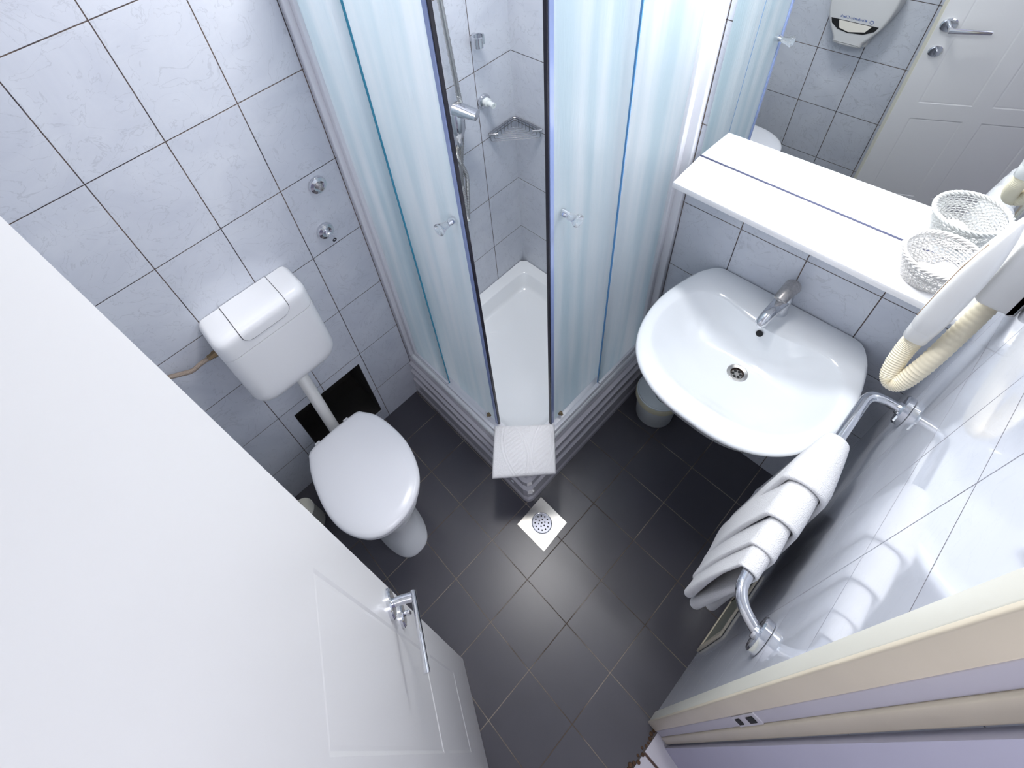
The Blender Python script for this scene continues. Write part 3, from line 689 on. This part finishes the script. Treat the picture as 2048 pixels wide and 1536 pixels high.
# mixer tap
fa = thing('basin_tap', 'chrome single lever tap with limescaled top standing on washbasin', 'tap', (1.093, -0.045, 0.96))
bm = new_bm(); b0 = Vector((1.097, -0.050, 0.958)); lathe(bm, [(0, 0), (0.0235, 0), (0.024, 0.006), (0.0215, 0.012), (0.020, 0.045), (0.021, 0.075), (0.018, 0.085), (0, 0.086)], b0, n=26)
obj('body', bm, M_chrome, fa)
rings = []
sp_pts = catmull([(1.097, -0.040, 1.010), (1.096, -0.062, 1.018), (1.094, -0.095, 1.022), (1.091, -0.128, 1.017), (1.089, -0.150, 1.006), (1.0885, -0.158, 0.996)], 6)
bm = tube(new_bm(), sp_pts, lambda i, n: 0.0195 - 0.0055 * i / n if i < n - 2 else (0.012 if i == n - 2 else 0.008), 20); obj('spout', bm, M_chrome, fa)
obj('aerator', lathe(new_bm(), [(0, 0), (0.009, 0), (0.009, -0.008), (0, -0.008)], (1.0885, -0.150, 0.992), n=16), M_chrome, fa)
lv = catmull([(1.098, -0.020, 1.052), (1.098, -0.036, 1.058), (1.097, -0.058, 1.060), (1.095, -0.080, 1.052), (1.0945, -0.092, 1.046)], 6)
bm = tube(new_bm(), lv, lambda i, n: [0.010, 0.017, 0.0205][i] if i < 3 else (0.0225 - 0.006 * i / n if i < n - 2 else (0.012 if i == n - 2 else 0.006)), 20); obj('lever', bm, M_chromeold, fa)

# ------------------------------------------------------------------ mirror, shelf, lamp
ZS = 1.336
shf = thing('wall_shelf', 'long glossy white shelf under the mirror above washbasin', 'shelf', (1.06, -0.07, ZS - .01))
bm = new_bm(); prism(bm, [(0.742, -0.0015), (0.748, -0.146), (1.415, -0.160), (1.415, -0.0015)], 2, ZS - .020, ZS, 0.0015, 2); obj('board', bm, M_shelf, shf, ang=30)
for x in (0.90, 1.28): obj('bracket', B((x, -0.06, ZS - .034), (x + .02, -0.0015, ZS - .0202), 0.002, 1), M_frame, shf)
mir = thing('wall_mirror', 'wide frameless mirror on wall directly above white shelf', 'mirror', (1.08, -0.004, 1.8))
obj('glass', B((0.742, -0.0055, ZS + .0012), (1.418, -0.0012, 2.20)), M_mirror, mir, smooth=False)
obj('bottom_channel', B((0.742, -0.0075, ZS + .0003), (1.418, -0.0056, ZS + .0030)), M_shelfgap, mir, smooth=False)
ml = thing('mirror_lamp', 'long white lamp mounted above the mirror', 'lamp', (1.06, -0.05, 2.10))
obj('housing', B((0.72, -0.150, 2.072), (1.36, -0.0075, 2.115), 0.006), M_frame, ml)
cl = thing('ceiling_lamp', 'round white ceiling lamp above the shower entrance', 'lamp', (0.50, -0.54, H))
obj('shade', lathe(new_bm(), [(0, -0.001), (0.14, -0.001), (0.14, -0.02), (0.12, -0.045), (0.06, -0.06), (0, -0.062)], (0.50, -0.54, H), n=40), M_lamp, cl)

# wicker basket with two soaps
bk = thing('wicker_basket', 'small white wicker basket on right end of shelf', 'basket', (1.322, -0.086, ZS))
cb = Vector((1.322, -0.086, ZS + .001)); RB, RTp, HB = 0.042, 0.066, 0.072
NS = 34
bm = new_bm()
for k in range(15):
    t = (k + .5) / 15; z = HB * t; r = RB + (RTp - RB) * (t ** 0.75)
    pts = []
    for i in range(NS * 2):
        a = 2 * math.pi * i / (NS * 2); off = 0.0016 * math.cos(NS * a + (math.pi if k % 2 else 0))
        pts.append(cb + Vector(((r + off) * math.cos(a), (r + off) * math.sin(a), z + 0.0022 * math.sin(3 * a + k) + 0.001)))
    tube(bm, pts, 0.0017, 6, closed=True)
obj('weave', bm, M_wicker, bk)
bm = new_bm()
for i in range(NS):
    a = 2 * math.pi * (i + .5) / NS
    tube(bm, [cb + Vector(((RB + (RTp - RB) * (t ** 0.75)) * math.cos(a), (RB + (RTp - RB) * (t ** 0.75)) * math.sin(a), HB * t + .0015)) for t in (0, .25, .5, .75, 1)], 0.0012, 5)
obj('stakes', bm, M_wicker, bk)
bm = new_bm()
for ph in (0, 1, 2):
    pts = [cb + Vector(((RTp + 0.001 + 0.003 * math.cos(14 * a + ph * 2.09)) * math.cos(a), (RTp + 0.001 + 0.003 * math.cos(14 * a + ph * 2.09)) * math.sin(a), HB + .003 + 0.0035 * math.sin(14 * a + ph * 2.09))) for a in [2 * math.pi * i / 110 for i in range(110)]]
    tube(bm, pts, 0.0024, 7, closed=True)
obj('braided_rim', bm, M_wicker, bk)
obj('base', lathe(new_bm(), [(0, 0), (RB + .001, 0), (RB + .001, 0.003), (0, 0.003)], cb, n=30), M_wicker, bk)
s1 = obj('soap', lathe(new_bm(), [(0, 0), (0.020, 0.001), (0.025, 0.006), (0.025, 0.013), (0.020, 0.018), (0.007, 0.0195), (0.006, 0.0215), (0, 0.022)], (1.312, -0.096, ZS + .0045), n=36), M_soap)
tag(s1, 'round white paper wrapped soap lying flat in the wicker basket', 'soap')
s2 = obj('soap', lathe(new_bm(), [(0, 0), (0.018, 0.001), (0.023, 0.006), (0.023, 0.013), (0.018, 0.018), (0.006, 0.0195), (0, 0.020)], (1.345, -0.066, ZS + .012), (-0.45, -0.3, 0.85), n=36), M_soap)
tag(s2, 'second white wrapped soap leaning tilted at back of wicker basket', 'soap')

# ------------------------------------------------------------------ hair dryer
hdv = thing('hair_dryer', 'white wall hair dryer with cream ribbed hose looping below it', 'hair dryer', (1.40, -0.25, 1.55))
bm = new_bm(); prism(bm, rrect(1.386, 1.512, WX - .0012, 1.86, [0.014, .004, .004, .02], 5), 1, -0.290, -0.130, 0.012, 4); obj('wall_unit', bm, M_dryer, hdv)
# handset: flat tapering nozzle seen edge on, then a collar
def hsec(c, wx_, wy, ax_):
    u = Vector((1, 0, 0)); u = (u - ax_ * u.dot(ax_)).normalized(); v = ax_.cross(u)
    out = []
    for k in range(28):
        a = 2 * math.pi * k / 28; cc, sn = math.cos(a), math.sin(a)
        out.append(c + u * (wx_ * abs(cc) ** .6 * (1 if cc > 0 else -1)) + v * (wy * abs(sn) ** .6 * (1 if sn > 0 else -1)))
    return out
A0, A1 = Vector((1.362, -0.305, 1.425)), Vector((1.369, -0.300, 1.712)); ax_ = (A1 - A0).normalized()
bm = new_bm()
loft(bm, [hsec(A0 + (A1 - A0) * t, w1, w2, ax_) for t, w1, w2 in ((0.0, .019, .020), (0.02, .021, .0225), (0.15, .022, .024), (0.35, .0215, .025), (0.55, .020, .026), (0.72, .0165, .025), (0.86, .011, .022), (0.95, .006, .017), (1.0, .003, .012))])
hs = obj('handset', bm, M_dryer, hdv)
bm = new_bm(); loft(bm, [hsec(A0 + ax_ * d_, w1, w2, ax_) for d_, w1, w2 in ((-.034, .0175, .0175), (-.032, .019, .019), (-.004, .020, .020), (0.002, .0195, .021))]); obj('collar', bm, M_dryer, hs)
obj('seam', tube(new_bm(), [A0 + (A1 - A0) * t + Vector((-w1 - .0002, -0.010 - 0.0 * t, 0)) for t, w1 in ((0.10, .0215), (0.35, .0215), (0.6, .0195), (0.8, .0135))], 0.0008, 6), mat('dryer_seam_brown', (0.45, 0.33, 0.22), 0.5), hs)
hpts = catmull([A0 + Vector((0, 0, -.030)), A0 + Vector((-.001, -.006, -.062)), (1.362, -0.328, 1.330), (1.368, -0.345, 1.300), (1.379, -0.352, 1.294), (1.390, -0.345, 1.312), (1.400, -0.322, 1.365), (1.408, -0.285, 1.440), (1.414, -0.250, 1.505), (1.416, -0.244, 1.516)], 22)
obj('hose', tube(new_bm(), hpts, lambda i, n: 0.0158 + (0.0007 if i % 3 == 0 else -0.0004), 20), M_hose, hdv)

# ------------------------------------------------------------------ towel rail and towels
BX, BZ = 1.371, 1.085
rail = thing('towel_rail', 'chrome towel bar bent into two round wall rosettes', 'towel rail', (BX, -0.54, BZ))
rp = [(WX - .004, -0.236, BZ), (1.425, -0.236, BZ), (1.400, -0.237, BZ), (1.381, -0.243, BZ), (BX + .001, -0.262, BZ), (BX, -0.30, BZ), (BX, -0.50, BZ), (BX, -0.74, BZ), (BX + .002, -0.785, BZ), (1.378, -0.815, BZ), (1.395, -0.838, BZ), (1.422, -0.854, BZ), (WX - .004, -0.860, BZ)]
obj('bar', tube(new_bm(), catmull(rp, 8), 0.0115, 18), M_chrome, rail)
for y in (-0.236, -0.860):
    obj('rosette', lathe(new_bm(), [(0, 0.0012), (0.037, 0.0012), (0.037, 0.013), (0.034, 0.0165), (0.016, 0.0175), (0.0145, 0.022)], (WX, y, BZ), (-1, 0, 0), n=40), M_chrome, rail)

def towel_layer(bm, ro0, ro1, th, thf, yfar, ynear, xf, zf, xb, zb, seed=0, bow=0.0, tb_=0.7):
    """cloth hung over the bar: outer radius ro0 at the far end, ro1 at the near end; th at the bar, thf at the hems"""
    def outline(y, v):
        ro = ro0 + (ro1 - ro0) * min(1, v * 1.25) ** 0.8
        out = []; nF = 16
        w = 0.005 * math.sin(17 * y + seed) + 0.003 * math.sin(43 * y + seed * 2)
        zf_ = zf + 0.012 * math.sin(14 * y + seed) + 0.006 * math.sin(55 * y + seed); zb_ = zb + 0.012 * math.sin(12 * y + seed)
        for k in range(nF + 1):
            q = k / nF; z = zf_ + (BZ - zf_) * q; x = xf + (BX - ro - xf) * (q ** 0.85) - bow * math.sin(math.pi * q) + w * (1 - q)
            out.append((x, z, thf + (th - thf) * min(1, q * 1.3) ** 1.2))
        for k in range(1, 13):
            a = math.pi - math.pi * k / 12; out.append((BX + ro * math.cos(a), BZ + ro * math.sin(a), th))
        for k in range(1, nF + 1):
            q = k / nF; out.append((BX + ro + (xb - BX - ro) * q + w * q * .6, BZ + (zb_ - BZ) * q, th + (thf * tb_ - th) * q))
        return out
    rings = []; NY = 34
    for i in range(NY + 1):
        v = 0.5 - 0.5 * math.cos(math.pi * i / NY); y = yfar + (ynear - yfar) * v
        ed = min(v, 1 - v) * abs(ynear - yfar)
        o_ = outline(y, v); n = len(o_); nor = []
        for j in range(n):
            a = Vector((o_[min(j + 1, n - 1)][0] - o_[max(j - 1, 0)][0], o_[min(j + 1, n - 1)][1] - o_[max(j - 1, 0)][1])).normalized()
            nor.append(Vector((a.y, -a.x)))
        ring = []
        def kk(t_):
            R_ = t_ * 0.5; return 1.0 if ed > R_ else max(0.02, math.sqrt(max(0.0, 1 - ((R_ - ed) / R_) ** 2)))
        for j in range(n):
            t_ = o_[j][2]; c = Vector(o_[j][:2]) + nor[j] * (t_ / 2); p = c - nor[j] * (t_ / 2) * kk(t_); ring.append((p.x, y, p.y))
        for side, jj, j2, angs in ((1, n - 1, n - 2, (30, 60, 90, 120, 150)), (0, 0, 1, (150, 120, 90, 60, 30))):
            t_ = o_[jj][2]; k_ = kk(t_); c = Vector(o_[jj][:2]) + nor[jj] * t_ / 2; dd = (Vector(o_[jj][:2]) - Vector(o_[j2][:2])).normalized()
            for a in angs:
                a = math.radians(a); p = c + dd * (t_ / 2 * math.sin(a)) * k_ - nor[jj] * (t_ / 2 * math.cos(a)) * k_; ring.append((p.x, y, p.y))
            if side:
                for j in range(n - 1, -1, -1):
                    t_ = o_[j][2]; c = Vector(o_[j][:2]) + nor[j] * (t_ / 2); p = c + nor[j] * (t_ / 2) * kk(t_); ring.append((p.x, y, p.y))
        rings.append(ring)
    loft(bm, rings)
tA = new_bm()
towel_layer(tA, 0.0245, 0.0450, 0.0115, 0.024, -0.402, -0.565, 1.306, 0.640, 1.424, 0.56, 1, 0.002)
towel_layer(tA, 0.0250, 0.0350, 0.0095, 0.025, -0.470, -0.660, 1.302, 0.640, 1.414, 0.53, 2, 0.010)
ta = obj('towel', tA, M_towel, None, ang=60)
tag(ta, 'white terry towel folded over bar nearest the washbasin, outermost', 'towel')
tB = new_bm()
towel_layer(tB, 0.0210, 0.0268, 0.0075, 0.024, -0.650, -0.732, 1.306, 0.645, 1.394, 0.52, 3, 0.008, 1.2)
towel_layer(tB, 0.0188, 0.0200, 0.0062, 0.022, -0.655, -0.782, 1.312, 0.665, 1.362, 0.60, 4, 0.006, 1.3)
tb = obj('towel', tB, M_towel, None, ang=60)
tag(tb, 'white terry towel tucked beneath the outer one, nearest bar end by doorway', 'towel')

# bath mat on the tray corner
C4 = [Vector((0.527, -0.729, 0)), Vector((0.684, -0.561, 0)), Vector((0.806, -0.694, 0)), Vector((0.655, -0.872, 0))]
bm = new_bm(); NU = 96
def matp(u, v): return C4[0].lerp(C4[1], u).lerp(C4[3].lerp(C4[2], u), v)
def relief(u, v):
    h = 0.0
    def line(d, w=0.010): return math.exp(-(d / w) ** 2)
    for (cu, wd, sk) in ((0.36, 0.17, 0.10), (0.80, 0.14, -0.06)):
        c = cu + sk * (v - 0.5) * 2; hw = wd * math.sin(math.pi * min(1, max(0, (v + 0.05) / 1.1))) ** 0.6
        h = max(h, line(abs(u - c) - hw), line(abs(u - c) - hw - 0.045) * .8)
        if abs(u - c) < hw - 0.02: h = max(h, 0.8 * line((((u * .9 + v * 1.0) * 11) % 1.0 - .5) / 11, 0.012))
    if v < 0.2: h = max(h, 0.6 * line(math.hypot(u - .55, v - .10) - .05), .6 * line(math.hypot(u - .42, v - .12) - .04))
    return h
def sheet(z0, zt_, seed, shr):
    top, bot = [], []
    for i in range(NU + 1):
        v = i / NU; rt_, rb_ = [], []
        for j in range(NU + 1):
            u = j / NU
            ed = min(u, 1 - u, v, 1 - v); k = min(1.0, ed / 0.05); hh = (zt_ - z0) / 2 * math.sqrt(1 - (1 - k) ** 2)
            wob = 0.006 * noise.noise(Vector((u * 7 + seed, v * 7, seed)))
            uu = 0.5 + (u - .5) * (shr + wob); vv = 0.5 + (v - .5) * (shr + wob)
            p = matp(uu, vv); sag = -0.018 * max(0, v - 0.55) ** 2 / 0.2
            zc = (z0 + zt_) / 2 + sag
            rt_.append((p.x, p.y, zc + hh + 0.0032 * relief(u, v) * min(1, k) * (1 if zt_ > 0.354 else 0))); rb_.append((p.x, p.y, zc - hh))
        top.append(rt_); bot.append(rb_)
    loft(bm, top, False, False, closed=False); loft(bm, bot, False, False, closed=False)
sheet(0.3425, 0.358, 1, 1.0); sheet(0.3395, 0.3505, 5, 0.985)
o = obj('bath_mat', bm, M_towel, None, ang=70); tag(o, 'folded white bath mat with leaf relief on shower tray corner', 'bath mat')

# ------------------------------------------------------------------ waste bucket under the basin
bc = (0.852, -0.092)
bu = thing('waste_bucket', 'round cream waste bucket with lid on floor under washbasin', 'bucket', (*bc, 0))
obj('body', lathe(new_bm(), [(0, 0.001), (0.072, 0.001), (0.076, 0.006), (0.084, 0.155), (0, 0.155)], (*bc, 0), n=48), M_bucket, bu)
obj('rim', lathe(new_bm(), [(0.084, 0.152), (0.092, 0.153), (0.093, 0.185), (0.090, 0.190), (0, 0.190)], (*bc, 0), n=48), M_bucketrim, bu)
lidb = obj('lid', lathe(new_bm(), [(0.090, 0.1895), (0.0905, 0.196), (0.087, 0.198), (0.084, 0.1945), (0, 0.1955)], (*bc, 0), n=48), M_bucketlid, bu)
bm = new_bm(); tube(bm, [(bc[0] + 0.03 + 0.048 * math.cos(a), bc[1] + 0.01 + 0.048 * math.sin(a), 0.1958) for a in [2 * math.pi * k / 40 for k in range(40)]], 0.0011, 6, closed=True)
obj('flap_gap', bm, M_black, lidb)

# ------------------------------------------------------------------ paper dispenser (seen in the mirror)
pd = thing('paper_dispenser', 'round topped white toilet roll dispenser on entry wall', 'paper dispenser', (0.61, -D + .05, 1.1))
yb = -D + 0.0012
def dsil(s=1.0):
    pts = [(0.560, 0.940), (0.660, 0.940), (0.672, 0.965), (0.700, 1.010), (0.722, 1.060), (0.736, 1.13), (0.735, 1.20), (0.710, 1.27), (0.665, 1.315), (0.610, 1.33), (0.555, 1.315), (0.510, 1.27), (0.485, 1.20), (0.484, 1.13), (0.498, 1.060), (0.520, 1.010), (0.548, 0.965)]
    return [(p.x, p.z) for p in catmull([(0.61 + (x - .61) * s, 0, 1.135 + (z - 1.135) * s) for x, z in pts], 4, True)]
bm = new_bm(); prism(bm, dsil(), 1, yb, yb + 0.105, 0.012, 4, (False, True)); bd = obj('cover', bm, M_disp, pd)
obj('foot', B((0.545, yb, 0.925), (0.675, yb + .05, 0.985), 0.006), M_disp, pd)
bm = new_bm(); prism(bm, [(0.515, 1.052), (0.705, 1.052), (0.696, 1.030), (0.660, 1.008), (0.60, 1.000), (0.555, 1.008), (0.524, 1.030)], 1, yb + .1052, yb + .1066); obj('slot', bm, M_black, pd, smooth=False)
bm = new_bm(); prism(bm, [(0.548, 1.050), (0.680, 1.050), (0.662, 1.020), (0.60, 1.006), (0.560, 1.016)], 1, yb + .1068, yb + .1080); obj('paper_roll', bm, M_paper, pd, smooth=False)
fc = bpy.data.curves.new('dispenser_text', 'FONT'); fc.body = 'Kimberly-Clark'; fc.size = 0.017; fc.extrude = 0.0003; fc.align_x = 'CENTER'
fc.materials.append(M_blue)
tmp = bpy.data.objects.new('tmp_text', fc); COL.objects.link(tmp)
tm = bpy.data.meshes.new_from_object(tmp.evaluated_get(bpy.context.evaluated_depsgraph_get()))
bpy.data.objects.remove(tmp); bpy.data.curves.remove(fc)
ft = bpy.data.objects.new('printed_name', tm); COL.objects.link(ft)
if not tm.materials: tm.materials.append(M_blue)
ft.parent = pd; ft.matrix_parent_inverse = Matrix.Translation(-pd.location)
ft.location = (0.600, yb + .1055, 1.062); ft.rotation_euler = (math.radians(90), 0, math.radians(180))
bm = new_bm(); tube(bm, [(0.672 + 0.007 * math.cos(a), yb + .1056, 1.067 + 0.007 * math.sin(a)) for a in [2 * math.pi * k / 20 for k in range(20)]], 0.0009, 6, closed=True)
obj('printed_mark', bm, M_blue, pd)

# low access hatch in the towel side wall
ah = thing('access_hatch', 'cream framed access hatch low on wall beneath the towels', 'hatch', (WX, -0.62, 0.2))
bm = new_bm()
for a, b in (((-0.724, 0.03), (-0.704, 0.385)), ((-0.520, 0.03), (-0.500, 0.385)), ((-0.704, 0.365), (-0.520, 0.385)), ((-0.704, 0.03), (-0.520, 0.05))):
    box(bm, (WX - 0.007, a[0], a[1]), (WX - 0.0012, b[0], b[1]), 0.001, 1)
obj('frame', bm, M_cream, ah)
obj('cover', B((WX - 0.004, -0.704, 0.05), (WX - 0.0012, -0.520, 0.365)), mat('hatch_grey_green', (0.30, 0.31, 0.24), 0.4), ah)
